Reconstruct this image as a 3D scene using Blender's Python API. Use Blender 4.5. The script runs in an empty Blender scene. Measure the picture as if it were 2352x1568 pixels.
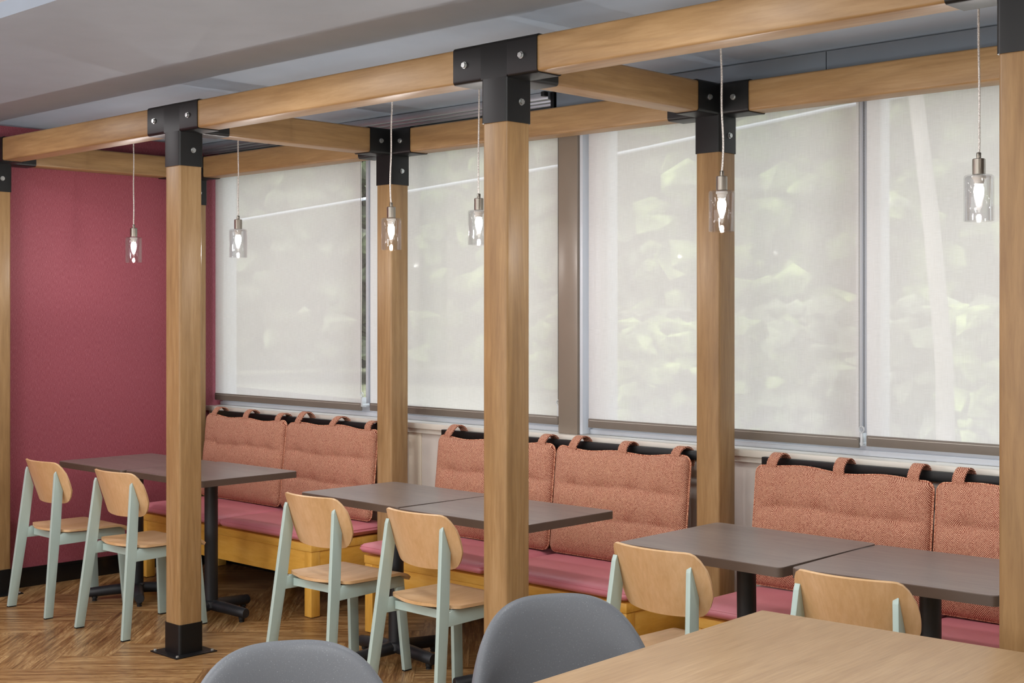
import bpy, bmesh, math, random
from mathutils import Vector, Matrix
R = math.radians
C = bpy.context.scene.collection
sc = bpy.context.scene
random.seed(7)

# ---------------------------------------------------------------- camera
cam_d = bpy.data.cameras.new('camera'); cam = bpy.data.objects.new('camera', cam_d); C.objects.link(cam)
cam.location = (3.6577, -3.6461, 1.6417)
cam.rotation_euler = (R(90), 0, R(90) - 0.8052)
cam_d.sensor_width = 36.0; cam_d.lens = 3154.17 / 2352 * 36
cam_d.shift_y = -(784 - 720.58) / 2352
cam_d.clip_start = 0.05; cam_d.clip_end = 300
sc.camera = cam

# ---------------------------------------------------------------- world, sun, room and fill lights, exposure
def srgb(h):
    h = h.lstrip('#'); v = [int(h[i:i+2], 16) / 255 for i in (0, 2, 4)]
    return tuple((c / 12.92 if c <= .04045 else ((c + .055) / 1.055) ** 2.4) for c in v) + (1,)
w = bpy.data.worlds.new('world'); sc.world = w; w.use_nodes = True
bg = w.node_tree.nodes['Background']; bg.inputs[0].default_value = (0.90, 0.94, 1.0, 1); bg.inputs[1].default_value = 3.25
sun_d = bpy.data.lights.new('sun', 'SUN'); sun = bpy.data.objects.new('sun', sun_d); C.objects.link(sun)
sun_d.energy = 3.0; sun_d.angle = R(2); sun_d.color = (1, .95, .86)
sun.rotation_euler = (R(42), 0, R(-25))
def ceiling_panel_or_fill(x, y, sx, sy, e, z=2.74, col=(1, 1, 1), spread=180):
    d = bpy.data.lights.new('ceiling_panel_or_fill', 'AREA'); o = bpy.data.objects.new('ceiling_panel_or_fill_light', d); C.objects.link(o)
    d.shape = 'RECTANGLE'; d.size = sx; d.size_y = sy; d.energy = e; d.color = col; d.spread = R(spread)
    o.location = (x, y, z); return o
for x in (-3.0, -0.6, 1.8, 4.4): ceiling_panel_or_fill(x, -2.6, .6, 1.2, 30)
for x in (-3.0, 0.6, 4.2): ceiling_panel_or_fill(x, -5.2, .6, 1.2, 42)
for x in (-3.3, -1.1, .95, 3.2): ceiling_panel_or_fill(x, -0.72, .22, .22, 13, 2.73)
for x in (-2.4, 1.6):                                   # unseen upward fill lights, added to brighten the ceiling
    o = ceiling_panel_or_fill(x, -3.9, 1.6, 1.2, 75, 1.1, (.93, .97, 1.0)); o.rotation_euler = (R(180), 0, 0)
o = ceiling_panel_or_fill(0, -6.85, 10, 1.7, 175, 1.35, (.95, .98, 1)); o.rotation_euler = (R(90), 0, 0); o.name = 'rear_fill_light'  # wide low fill added at the back wall, no window modelled there
sc.view_settings.view_transform = 'Standard'; sc.view_settings.look = 'None'
sc.view_settings.gamma = 1; sc.view_settings.use_curve_mapping = False
sc.view_settings.exposure = 0.0
sc.cycles.use_denoising = True
sc.cycles.max_bounces = 10; sc.cycles.diffuse_bounces = 5; sc.cycles.transparent_max_bounces = 16
sc.cycles.sample_clamp_indirect = 6; sc.cycles.caustics_reflective = False; sc.cycles.caustics_refractive = False

# ---------------------------------------------------------------- node helpers
class G:
    def __init__(s, name):
        s.m = bpy.data.materials.new(name); s.m.use_nodes = True; s.t = s.m.node_tree; s.n = s.t.nodes; s.l = s.t.links
        s.b = s.n['Principled BSDF']; s.out = s.n['Material Output']
    def node(s, ty, **kw):
        n = s.n.new(ty)
        for k, v in kw.items(): setattr(n, k, v)
        return n
    def put(s, sock, v):
        if isinstance(v, bpy.types.NodeSocket): s.l.new(v, sock)
        elif isinstance(sock.default_value, float) or isinstance(v, tuple): sock.default_value = v
        else: sock.default_value = (v,) * len(sock.default_value)
    def math(s, op, a, b=0.0, c=0.0, clamp=False):
        n = s.node('ShaderNodeMath', operation=op); n.use_clamp = clamp
        s.put(n.inputs[0], a); s.put(n.inputs[1], b); s.put(n.inputs[2], c); return n.outputs[0]
    def tex(s, out='Object'): return s.node('ShaderNodeTexCoord').outputs[out]
    def rnd(s): return s.node('ShaderNodeObjectInfo').outputs['Random']
    def sep(s, v):
        n = s.node('ShaderNodeSeparateXYZ'); s.l.new(v, n.inputs[0]); return n.outputs
    def comb(s, x, y, z):
        n = s.node('ShaderNodeCombineXYZ'); s.put(n.inputs[0], x); s.put(n.inputs[1], y); s.put(n.inputs[2], z); return n.outputs[0]
    def noise(s, vec, scale=1, detail=4, rough=.55, dist=0):
        n = s.node('ShaderNodeTexNoise'); s.l.new(vec, n.inputs['Vector'])
        for k, v in (('Scale', scale), ('Detail', detail), ('Roughness', rough), ('Distortion', dist)): n.inputs[k].default_value = v
        return n.outputs[0]
    def ramp(s, fac, stops):
        n = s.node('ShaderNodeValToRGB'); s.put(n.inputs[0], fac); e = n.color_ramp.elements
        while len(e) < len(stops): e.new(.5)
        for i, (p, c) in enumerate(stops):
            e[i].position = p; e[i].color = c if isinstance(c, tuple) else srgb(c)
        return n.outputs[0]
    def mix(s, f, a, b, mode='MIX'):
        n = s.node('ShaderNodeMix', data_type='RGBA', blend_type=mode)
        s.put(n.inputs[0], f); s.put(n.inputs[6], a); s.put(n.inputs[7], b); return n.outputs[2]
    def col(s, c): s.put(s.b.inputs['Base Color'], c)
    def set(s, rough=.5, metal=0, spec=.5, coat=0, coat_r=.1):
        i = s.b.inputs; i['Roughness'].default_value = rough; i['Metallic'].default_value = metal; i['Specular IOR Level'].default_value = spec
        i['Coat Weight'].default_value = coat; i['Coat Roughness'].default_value = coat_r
    def bump(s, h, strength=.2, dist=.01):
        n = s.node('ShaderNodeBump'); n.inputs['Strength'].default_value = strength; n.inputs['Distance'].default_value = dist
        s.l.new(h, n.inputs['Height']); s.l.new(n.outputs[0], s.b.inputs['Normal'])

def plain(name, hexc, rough=.5, metal=0, spec=.5, var=.06, coat=0):
    g = G(name); c = srgb(hexc); n = g.noise(g.tex(), 6, 3)
    lo = tuple(x * (1 - var) for x in c[:3]) + (1,); hi = tuple(min(1, x * (1 + var)) for x in c[:3]) + (1,)
    g.col(g.ramp(n, [(.3, lo), (.7, hi)])); g.set(rough, metal, spec, coat); return g.m

def wood(name, stops, axis, rough=.45, along=.9, across=9, ring=.5, spec=.4, coat=0, fig=.42):
    """stops: dark, mid, light; axis: 0/1/2 the grain's direction in object space"""
    g = G(name); o = g.sep(g.tex()); r = g.math('MULTIPLY', g.rnd(), 37.0)
    s1 = [across] * 3; s1[axis] = along
    def v(mul, off=0): return g.comb(*[g.math('ADD', g.math('MULTIPLY', o[i], s1[i] * mul), g.math('ADD', r, off + i * 3.1)) for i in range(3)])
    big = g.noise(v(.45), 1, 3, .5, 1.2)
    fine = g.noise(v(4), 1.6, 5, .65, .3)
    cont = g.math('SINE', g.math('MULTIPLY', g.noise(v(.35, 9), 1, 2, .5, .6), 46.0))
    cont = g.math('MULTIPLY', g.math('POWER', g.math('ABSOLUTE', cont), 6.0), ring)
    f = g.math('ADD', g.math('MULTIPLY', big, 1 - fig), g.math('MULTIPLY', fine, fig))
    col = g.ramp(f, [(.30, stops[0]), (.50, stops[1]), (.68, stops[2])])
    dk = tuple(x * .72 for x in srgb(stops[0])[:3]) + (1,)
    g.col(g.mix(g.math('MULTIPLY', cont, .35), col, dk))
    g.set(rough, 0, spec, coat, .15); g.bump(fine, .06, .002); return g.m

MAT = {}
for a, ax in enumerate('xyz'):
    MAT['beam_' + ax] = wood('maple_timber_' + ax, ('#7a5c3c', '#96774f', '#ab8d65'), a, .42, along=.8, across=9, ring=.5)
MAT['bench_x'] = wood('honey_maple_x', ('#d09538', '#e3ad4c', '#eebf64'), 0, .36, along=1.5, across=8, ring=.2)
MAT['bench_y'] = wood('honey_maple_y', ('#d09538', '#e3ad4c', '#eebf64'), 1, .36, along=1.5, across=8, ring=.2)
MAT['bench_z'] = wood('honey_maple_z', ('#d09538', '#e3ad4c', '#eebf64'), 2, .36, along=1.5, across=8, ring=.2)
MAT['ply_z'] = wood('chair_plywood', ('#bd9766', '#caa57a', '#d6b48c'), 2, .38, along=1.6, across=11, ring=.3)
MAT['ply_y'] = wood('chair_plywood_seat', ('#bd9766', '#caa57a', '#d6b48c'), 1, .38, along=1.6, across=11, ring=.3)
MAT['dark_top'] = wood('dark_laminate', ('#5a504c', '#6d625e', '#82766f'), 0, .30, along=1.3, across=26, ring=0, spec=.5, fig=.7)
MAT['oak_top'] = wood('oak_laminate', ('#917352', '#a38562', '#b39672'), 1, .36, along=1.0, across=20, ring=.1, fig=.65)
MAT['ply_edge'] = plain('plywood_edge', '#b07c48', .5)
MAT['top_edge'] = plain('dark_edge_band', '#54463d', .4)
MAT['mint'] = plain('pale_mint_paint', '#aabfba', .38, var=.02)
MAT['steel_black'] = plain('black_powder_coat', '#0f1011', .42, 0, .35)
MAT['base_black'] = plain('black_crinkle_coat', '#1a1d22', .5, 0, .5)
MAT['rubber'] = plain('black_rubber', '#0c0c0c', .7)
MAT['bolt'] = plain('zinc_bolt', '#b9bcbb', .32, .9)
MAT['nickel'] = plain('brushed_nickel', '#8b857c', .28, 1.0)
MAT['alu'] = plain('brushed_aluminium', '#b4b9c0', .35, .7)
MAT['ceil'] = plain('grey_ceiling_paint', '#9dabba', .62, 0, .3, var=.03)
MAT['ceil_white'] = plain('white_ceiling_paint', '#cfd1d2', .6, var=.02)
MAT['fascia'] = plain('grey_fascia_paint', '#8a939c', .25, 0, .5, var=.02)
MAT['taupe'] = plain('taupe_pillar_paint', '#83786c', .3, 0, .5, var=.03)
MAT['white_frame'] = plain('white_window_frame', '#c9cfd8', .35, var=.02)
MAT['sill'] = plain('cream_sill_paint', '#d8d4cb', .28, var=.02)
MAT['panel'] = plain('pale_grey_wall_panel', '#d6d0ca', .5, var=.03)
MAT['panel_cream'] = plain('cream_wall_batten', '#e0d8c6', .5, var=.03)
MAT['plaster'] = plain('light_plaster', '#c9c6c0', .7, var=.02)
MAT['skirt'] = plain('black_baseboard', '#101214', .22, 0, .5)
MAT['clear'] = None
MAT['socket'] = plain('white_lamp_socket', '#d8d4cc', .4)
MAT['shell'] = None
MAT['plastic_clear'] = plain('clear_plastic', '#c6ccd0', .15)

def fabric_red():
    g = G('red_woven_wallcovering'); o = g.sep(g.tex())
    a = g.noise(g.comb(0.0, g.math('MULTIPLY', o[1], 520.0), g.math('MULTIPLY', o[2], 40.0)), 1, 2)
    b = g.noise(g.comb(0.0, g.math('MULTIPLY', o[1], 120.0), g.math('MULTIPLY', o[2], 520.0)), 1, 2)
    f = g.math('MULTIPLY', g.math('ADD', a, b), .5)
    g.col(g.ramp(f, [(.36, '#7f3a45'), (.52, '#934a56'), (.68, '#a76a73')])); g.set(.62, 0, .3); g.bump(f, .25, .002); return g.m
MAT['red_wall'] = fabric_red()

def vinyl():
    g = G('raspberry_vinyl'); n = g.noise(g.tex(), 240, 2)
    g.col(g.ramp(g.noise(g.tex(), 3, 2), [(.3, '#d37f8c'), (.7, '#dc8c98')])); g.set(.38, 0, .5); g.bump(n, .12, .001); return g.m
MAT['vinyl'] = vinyl()

def herring(name='herringbone_tweed', half=.067, rise=.076, period=.0080, light='#e2b79b', dark='#6b2a20'):
    g = G(name); o = g.sep(g.tex()); r = g.math('MULTIPLY', g.rnd(), 5.0)
    wob = g.math('MULTIPLY', g.noise(g.tex(), 9, 3), .030)
    x = g.math('DIVIDE', g.math('ADD', g.math('ADD', o[0], wob), r), half * 2)
    tri = g.math('ABSOLUTE', g.math('SUBTRACT', g.math('MULTIPLY', g.math('FRACT', x), 2.0), 1.0))   # 1..0..1
    y = g.math('DIVIDE', g.math('ADD', o[2], g.math('MULTIPLY', tri, rise)), period)
    s = g.math('SINE', g.math('MULTIPLY', y, 6.2832))
    sp = g.noise(g.tex(), 330, 2)
    sp2 = g.noise(g.tex(), 150, 2)
    v = g.math('ADD', g.math('MULTIPLY', s, .30), g.math('ADD', g.math('MULTIPLY', sp, .85), g.math('MULTIPLY', sp2, .45)))
    g.col(g.ramp(v, [(.34, dark), (.64, '#a0604e'), (.90, light)])); g.set(.85, 0, .15)
    g.bump(v, .5, .002); return g.m
MAT['tweed'] = herring()
def rope():
    g = G('tweed_piping'); w = g.noise(g.tex(), 260, 1)
    g.col(g.ramp(w, [(.42, '#8c3f30'), (.58, '#e8b696')])); g.set(.85, 0, .1); return g.m
MAT['piping'] = rope()

def speckled():
    g = G('speckled_grey_plastic'); n = g.noise(g.tex(), 330, 2, .7)
    g.col(g.ramp(n, [(.0, '#5c6066'), (.64, '#61656b'), (.74, '#8d9297'), (1, '#abafb3')])); g.set(.45, 0, .35); return g.m
MAT['shell'] = speckled()

def herring_floor():
    g = G('herringbone_plank_floor'); o = g.sep(g.tex()); W = .2447; q2 = 2 ** -.5
    M = g.math
    P = M('DIVIDE', M('ADD', M('MULTIPLY', M('ADD', o[0], o[1]), q2), 1.2909), W)
    Q = M('DIVIDE', M('MULTIPLY', M('SUBTRACT', o[1], o[0]), q2), W)
    i = M('FLOOR', P); j = M('FLOOR', Q); fp = M('FRACT', P); fq = M('FRACT', Q)
    k = M('FLOORED_MODULO', M('SUBTRACT', i, j), 8.0)
    isV = M('GREATER_THAN', k, 3.5)
    def sel(a, b): return M('ADD', M('MULTIPLY', a, M('SUBTRACT', 1.0, isV)), M('MULTIPLY', b, isV))
    kv = M('SUBTRACT', 7.0, k)
    along = sel(M('ADD', k, fp), M('ADD', kv, fq)); across = sel(fq, fp)
    idn = sel(M('ADD', M('MULTIPLY', M('SUBTRACT', i, k), 1.37), M('MULTIPLY', j, 3.11)),
              M('ADD', M('MULTIPLY', i, 2.71), M('MULTIPLY', M('SUBTRACT', j, kv), 1.93)))
    wn = g.node('ShaderNodeTexWhiteNoise'); wn.noise_dimensions = '1D'; g.l.new(idn, wn.inputs['W']); rv = wn.outputs[0]
    off = M('MULTIPLY', rv, 61.0)
    v1 = g.comb(M('ADD', M('MULTIPLY', along, .55), off), M('MULTIPLY', across, 7.0), off)
    v2 = g.comb(M('ADD', M('MULTIPLY', along, 1.3), off), M('MULTIPLY', across, 34.0), off)
    v3 = g.comb(M('ADD', M('MULTIPLY', along, .45), off), M('MULTIPLY', across, 2.6), off)
    big = g.noise(v1, 1, 3, .55, .7); fine = g.noise(v2, 1, 4, .6, .4)
    cath = M('POWER', M('ABSOLUTE', M('SINE', M('MULTIPLY', g.noise(v3, 1, 2, .5, .5), 60.0))), 5.0)
    f = M('ADD', M('MULTIPLY', big, .5), M('MULTIPLY', fine, .5))
    col = g.ramp(f, [(.34, '#553719'), (.48, '#916d43'), (.60, '#b99869')])
    col = g.mix(M('MULTIPLY', cath, .38), col, srgb('#5f3517'))
    tone = M('ADD', .86, M('MULTIPLY', rv, .26)); col = g.mix(1.0, col, g.comb(tone, tone, tone), 'MULTIPLY')
    e1 = M('LESS_THAN', M('MINIMUM', across, M('SUBTRACT', 1.0, across)), .006)
    e2 = M('LESS_THAN', M('MINIMUM', along, M('SUBTRACT', 4.0, along)), .006)
    g.col(g.mix(M('MULTIPLY', M('MAXIMUM', e1, e2), .45), col, srgb('#3b2210')))
    g.set(.33, 0, .45); g.bump(f, .06, .002)
    g.put(g.b.inputs['Roughness'], M('ADD', .26, M('MULTIPLY', fine, .18))); return g.m
MAT['floor'] = herring_floor()

def clear_glass(name, tint=(.93, .95, .95, 1), ior=1.45, rough=.02, dens=1.0):
    g = G(name); tr = g.node('ShaderNodeBsdfTransparent'); tr.inputs[0].default_value = tint
    gl = g.node('ShaderNodeBsdfGlossy'); gl.inputs['Roughness'].default_value = rough
    fr = g.node('ShaderNodeFresnel'); fr.inputs[0].default_value = ior
    mx = g.node('ShaderNodeMixShader'); f = g.math('MINIMUM', g.math('MULTIPLY', fr.outputs[0], dens), .12)
    g.l.new(f, mx.inputs[0]); g.l.new(tr.outputs[0], mx.inputs[1]); g.l.new(gl.outputs[0], mx.inputs[2]); g.l.new(mx.outputs[0], g.out.inputs[0])
    return g.m
MAT['glass'] = clear_glass('window_glass', (.96, .98, .98, 1))
def lamp_glass():
    g = G('lamp_glass'); tr = g.node('ShaderNodeBsdfTransparent'); tr.inputs[0].default_value = (.95, .95, .955, 1)
    gl = g.node('ShaderNodeBsdfGlossy'); gl.inputs['Roughness'].default_value = .03
    fr = g.node('ShaderNodeFresnel'); fr.inputs[0].default_value = 1.45
    m2 = g.node('ShaderNodeMixShader'); g.l.new(g.math('MINIMUM', fr.outputs[0], .20), m2.inputs[0])
    g.l.new(tr.outputs[0], m2.inputs[1]); g.l.new(gl.outputs[0], m2.inputs[2]); g.l.new(m2.outputs[0], g.out.inputs[0]); return g.m
MAT['shade'] = lamp_glass()
def bulb():
    g = G('lit_bulb'); e = g.b.inputs; g.col((1, .95, .88, 1)); e['Emission Color'].default_value = (1, .93, .84, 1); e['Emission Strength'].default_value = 14; return g.m
MAT['bulb'] = bulb()
def cord_mat():
    g = G('clear_silver_cord'); n = g.noise(g.tex(), 300, 1); g.col(g.ramp(n, [(.4, '#b5b1ac'), (.6, '#efece8')])); g.set(.3, .2); return g.m
MAT['cord'] = cord_mat()

def blind():
    g = G('sheer_roller_fabric'); o = g.sep(g.tex())
    a = g.noise(g.comb(g.math('MULTIPLY', o[0], 620.0), 0.0, g.math('MULTIPLY', o[2], 12.0)), 1, 2)
    b = g.noise(g.comb(g.math('MULTIPLY', o[0], 22.0), 0.0, g.math('MULTIPLY', o[2], 620.0)), 1, 2)
    f = g.math('MULTIPLY', g.math('ADD', a, b), .5)
    col = g.ramp(f, [(.35, '#ece6e1'), (.65, '#f6f1ed')])
    d = g.node('ShaderNodeBsdfDiffuse'); t = g.node('ShaderNodeBsdfTranslucent'); tr = g.node('ShaderNodeBsdfTransparent')
    g.l.new(col, d.inputs[0]); g.l.new(col, t.inputs[0]); tr.inputs[0].default_value = (1, 1, 1, 1)
    m1 = g.node('ShaderNodeMixShader'); m1.inputs[0].default_value = .60
    g.l.new(d.outputs[0], m1.inputs[1]); g.l.new(t.outputs[0], m1.inputs[2])
    m2 = g.node('ShaderNodeMixShader'); g.put(m2.inputs[0], g.math('MULTIPLY', g.math('SUBTRACT', 1.6, f), .15))
    g.l.new(m1.outputs[0], m2.inputs[1]); g.l.new(tr.outputs[0], m2.inputs[2]); g.l.new(m2.outputs[0], g.out.inputs[0]); return g.m
MAT['blind'] = blind()
MAT['hem'] = plain('taupe_blind_hem', '#6f675e', .5, var=.05)
def leaves(name, a, b, c):
    g = G(name); n = g.noise(g.tex(), 1.3, 6, .75); g.col(g.ramp(n, [(.35, a), (.52, b), (.68, c)])); g.set(.8, 0, .2); return g.m
MAT['leaf1'] = leaves('bright_foliage', '#45483c', '#7c8b5a', '#cfe394')
MAT['leaf2'] = leaves('mid_foliage', '#4f4f49', '#747a62', '#aebd92')
MAT['bark'] = plain('pale_bark', '#a39a93', .8, var=.2)
MAT['lawn'] = leaves('lawn_grass', '#75795f', '#8b8c73', '#a19f8b')
MAT['road'] = plain('pale_concrete', '#b9b5ae', .8, var=.06)

# ---------------------------------------------------------------- mesh helpers
def bxm(bm, x0, x1, y0, y1, z0, z1, bev=0, seg=2):
    r = bmesh.ops.create_cube(bm, size=1); vs = r['verts']
    for v in vs: v.co = Vector(((x0 + x1) / 2 + v.co.x * (x1 - x0), (y0 + y1) / 2 + v.co.y * (y1 - y0), (z0 + z1) / 2 + v.co.z * (z1 - z0)))
    if bev:
        es = list({e for v in vs for e in v.link_edges}); bmesh.ops.bevel(bm, geom=es, offset=bev, segments=seg, affect='EDGES', profile=.5)
    return bm
def box(*a, **k): return bxm(bmesh.new(), *a, **k)
def obj(name, bm, mat, parent=None, smooth=True, ang=35):
    bmesh.ops.recalc_face_normals(bm, faces=bm.faces)
    me = bpy.data.meshes.new(name); bm.to_mesh(me); bm.free()
    if smooth:
        me.polygons.foreach_set('use_smooth', [True] * len(me.polygons))
        try: me.set_sharp_from_angle(angle=R(ang))
        except Exception: pass
    me.materials.append(mat)
    o = bpy.data.objects.new(name, me); C.objects.link(o)
    if parent: o.parent = parent
    return o
def tag(o, label, cat, group=None):
    o['label'] = label; o['category'] = cat
    if group: o['group'] = group
    return o
def thing(name, label, cat, loc=(0, 0, 0), rz=0, group=None):
    o = bpy.data.objects.new(name, None); C.objects.link(o); o.location = loc; o.rotation_euler = (0, 0, rz); o.empty_display_size = .1
    return tag(o, label, cat, group)
def struct(name, bm, mat, parent=None, **k):
    o = obj(name, bm, mat, parent, **k)
    if not parent: o['kind'] = 'structure'
    return o
def kids(o): return [c for c in bpy.data.objects if c.parent == o]
def dup(root, loc, rz, label, group=None):
    def cp(o, par):
        c = o.copy(); C.objects.link(c); c.parent = par
        for ch in [x for x in bpy.data.objects if x.parent == o]: cp(ch, c)
        return c
    r = cp(root, None); r.location = loc; r.rotation_euler = (0, 0, rz); r['label'] = label
    if group: r['group'] = group
    return r
def prism(bm, poly, x0, x1, warp=None, bev=0):
    """poly of (y,z) swept x0..x1"""
    a = [bm.verts.new((x0, y, z)) for y, z in poly]; b = [bm.verts.new((x1, y, z)) for y, z in poly]
    n = len(poly); fs = [bm.faces.new(a), bm.faces.new(b[::-1])]
    for i in range(n): fs.append(bm.faces.new((a[i], a[(i + 1) % n], b[(i + 1) % n], b[i])))
    if warp:
        for v in a + b: v.co = Vector(warp(v.co))
    if bev:
        es = list({e for f in fs for e in f.edges}); bmesh.ops.bevel(bm, geom=es, offset=bev, segments=2, affect='EDGES', profile=.5)
    return bm
def tube(bm, pts, r, seg=8, close=False, cap=True):
    pts = [Vector(p) for p in pts]; n = len(pts); rings = []; up = None
    for i, p in enumerate(pts):
        if close: d = (pts[(i + 1) % n] - pts[i - 1]).normalized()
        else: d = (pts[min(i + 1, n - 1)] - pts[max(i - 1, 0)]).normalized()
        if up is None: up = Vector((0, 0, 1)) if abs(d.z) < .9 else Vector((1, 0, 0))
        s = d.cross(up)
        if s.length < 1e-4: s = d.cross(Vector((0, 1, 0)))
        s.normalize(); up = s.cross(d).normalized()
        rr = r[i] if isinstance(r, (list, tuple)) else r
        rings.append([bm.verts.new(p + rr * (math.cos(a) * s + math.sin(a) * up)) for a in [2 * math.pi * k / seg for k in range(seg)]])
    m = n if close else n - 1
    for i in range(m):
        A, B = rings[i], rings[(i + 1) % n]
        for k in range(seg): bm.faces.new((A[k], A[(k + 1) % seg], B[(k + 1) % seg], B[k]))
    if cap and not close: bm.faces.new(rings[0][::-1]); bm.faces.new(rings[-1])
    return bm
def lathe(bm, prof, cx=0, cy=0, seg=32, closed=False):
    rings = [[bm.verts.new((cx + r * math.cos(2 * math.pi * k / seg), cy + r * math.sin(2 * math.pi * k / seg), z)) for k in range(seg)] for r, z in prof]
    m = len(prof) if closed else len(prof) - 1
    for i in range(m):
        A, B = rings[i], rings[(i + 1) % len(prof)]
        for k in range(seg): bm.faces.new((A[k], A[(k + 1) % seg], B[(k + 1) % seg], B[k]))
    if not closed:
        if prof[0][0] > 1e-5: bm.faces.new(rings[0][::-1])
        if prof[-1][0] > 1e-5: bm.faces.new(rings[-1])
    bmesh.ops.remove_doubles(bm, verts=bm.verts, dist=1e-6)
    return bm

# ---------------------------------------------------------------- room shell
XL, XR, YB, YW, ZC = -4.185, 7.0, -7.0, 1.60, 2.76
struct('floor', box(XL - .1, XR, YB, YW + .2, -.05, 0), MAT['floor'])
struct('ceiling', box(XL - .1, XR, YB, -1.24, ZC + .06, ZC + .16), MAT['ceil_white'])
struct('ceiling_soffit', box(XL - .1, XR, -1.24, YW + .2, ZC, ZC + .16), MAT['ceil'])
struct('wall_left', box(XL - .1, XL, YB, YW + .2, 0, ZC + .1), MAT['red_wall'])
struct('wall_back', box(XL - .1, XR, YB - .1, YB, 0, ZC + .1), MAT['plaster'])
struct('wall_right', box(XR, XR + .1, YB, YW + .2, 0, ZC + .1), MAT['plaster'])
struct('baseboard_left', bxm(box(XL, XL + .012, YB, YW, 0, .095), XL, XL + .008, YB, YW, .095, .115), MAT['skirt'])
# window wall below the sill, with header above and the pillar between the windows
bm = box(XL - .1, XR, YW, YW + .2, 0, .985)
struct('wall_window', bm, MAT['panel'])
struct('wall_header', box(XL - .1, XR, YW + .06, YW + .2, 2.69, ZC + .1), MAT['fascia'])
struct('wall_pillar', box(-1.052, -.922, YW - .005, YW + .2, 1.03, 2.70, bev=.004), MAT['taupe'])
struct('wall_end', box(2.95, XR, YW, YW + .2, .985, ZC), MAT['plaster'])
struct('baseboard_window', box(XL, XR, YW - .014, YW, 0, .11), MAT['skirt'])
bm = bmesh.new()
for x0, x1 in ((-2.195, -2.09), (-.035, .025), (2.15, 2.25)): bxm(bm, x0, x1, YW - .012, YW, .11, .975, bev=.003)
struct('trim_1', bm, MAT['panel_cream'])
bm = bxm(box(XL, XR, YW - .055, YW + .07, .998, 1.03, bev=.004), XL + .02, XR, YW - .03, YW, .972, .998)
struct('trim_2', bm, MAT['sill'])
# window units: frame > pane
def window(n, x0, x1, mull):
    f = box(x0, x1, YW + .09, YW + .17, 1.03, 1.085, bev=.004)
    bxm(f, x0, x1, YW + .07, YW + .09, 1.03, 1.055, bev=.003)
    bxm(f, x0, x1, YW + .09, YW + .17, 2.64, 2.70)
    for a, b in mull:
        bxm(f, a, b, YW + .09, YW + .17, 1.085, 2.64, bev=.004)
        bxm(f, a + .02, a + .04, YW + .075, YW + .09, 1.085, 2.64, bev=.003)
        bxm(f, b - .035, b - .015, YW + .08, YW + .09, 1.085, 2.64, bev=.003)
    o = struct('window_%d' % n, f, MAT['white_frame'])
    obj('pane', box(x0, x1, YW + .125, YW + .131, 1.085, 2.64), MAT['glass'], o, smooth=False)
window(1, XL, -1.052, [(XL, XL + .05), (-2.69, -2.59), (-1.10, -1.052)])
window(2, -.922, 2.95, [(-.922, -.80), (.600, .72), (2.25, 2.36), (2.9, 2.95)])
# metal jamb on the pillar's right side
struct('trim_3', box(-.922, -.90, YW + .01, YW + .09, 1.03, 2.69, bev=.006), MAT['white_frame'])
# grey fascia over the right windows and the aluminium headrail over the left ones
bm = bxm(box(-.965, .575, 1.485, 1.50, 2.60, ZC - .003, bev=.002), .579, 2.95, 1.485, 1.50, 2.60, ZC - .003, bev=.002)
bxm(bm, -.965, -.955, 1.5, YW, 2.60, ZC - .003)
o = obj('blind_fascia', bm, MAT['fascia']); tag(o, 'grey painted fascia hiding the blind rollers above the right windows', 'fascia')
bm = box(XL, -1.00, 1.46, 1.50, 2.722, ZC - .002, bev=.004)
bxm(bm, XL, -1.00, 1.50, 1.535, 2.712, ZC - .002, bev=.004); bxm(bm, XL, -1.00, 1.535, 1.55, 2.70, ZC - .002, bev=.003)
o = obj('blind_headrail', bm, MAT['alu']); tag(o, 'ribbed aluminium headrail under the ceiling above the left windows', 'headrail')
b2 = box(-.998, -.975, 1.476, 1.56, 2.56, ZC - .002, bev=.003); bxm(b2, -1.02, -.998, 1.43, 1.46, 2.735, 2.757)
obj('end_bracket', b2, MAT['steel_black'], o)

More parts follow.
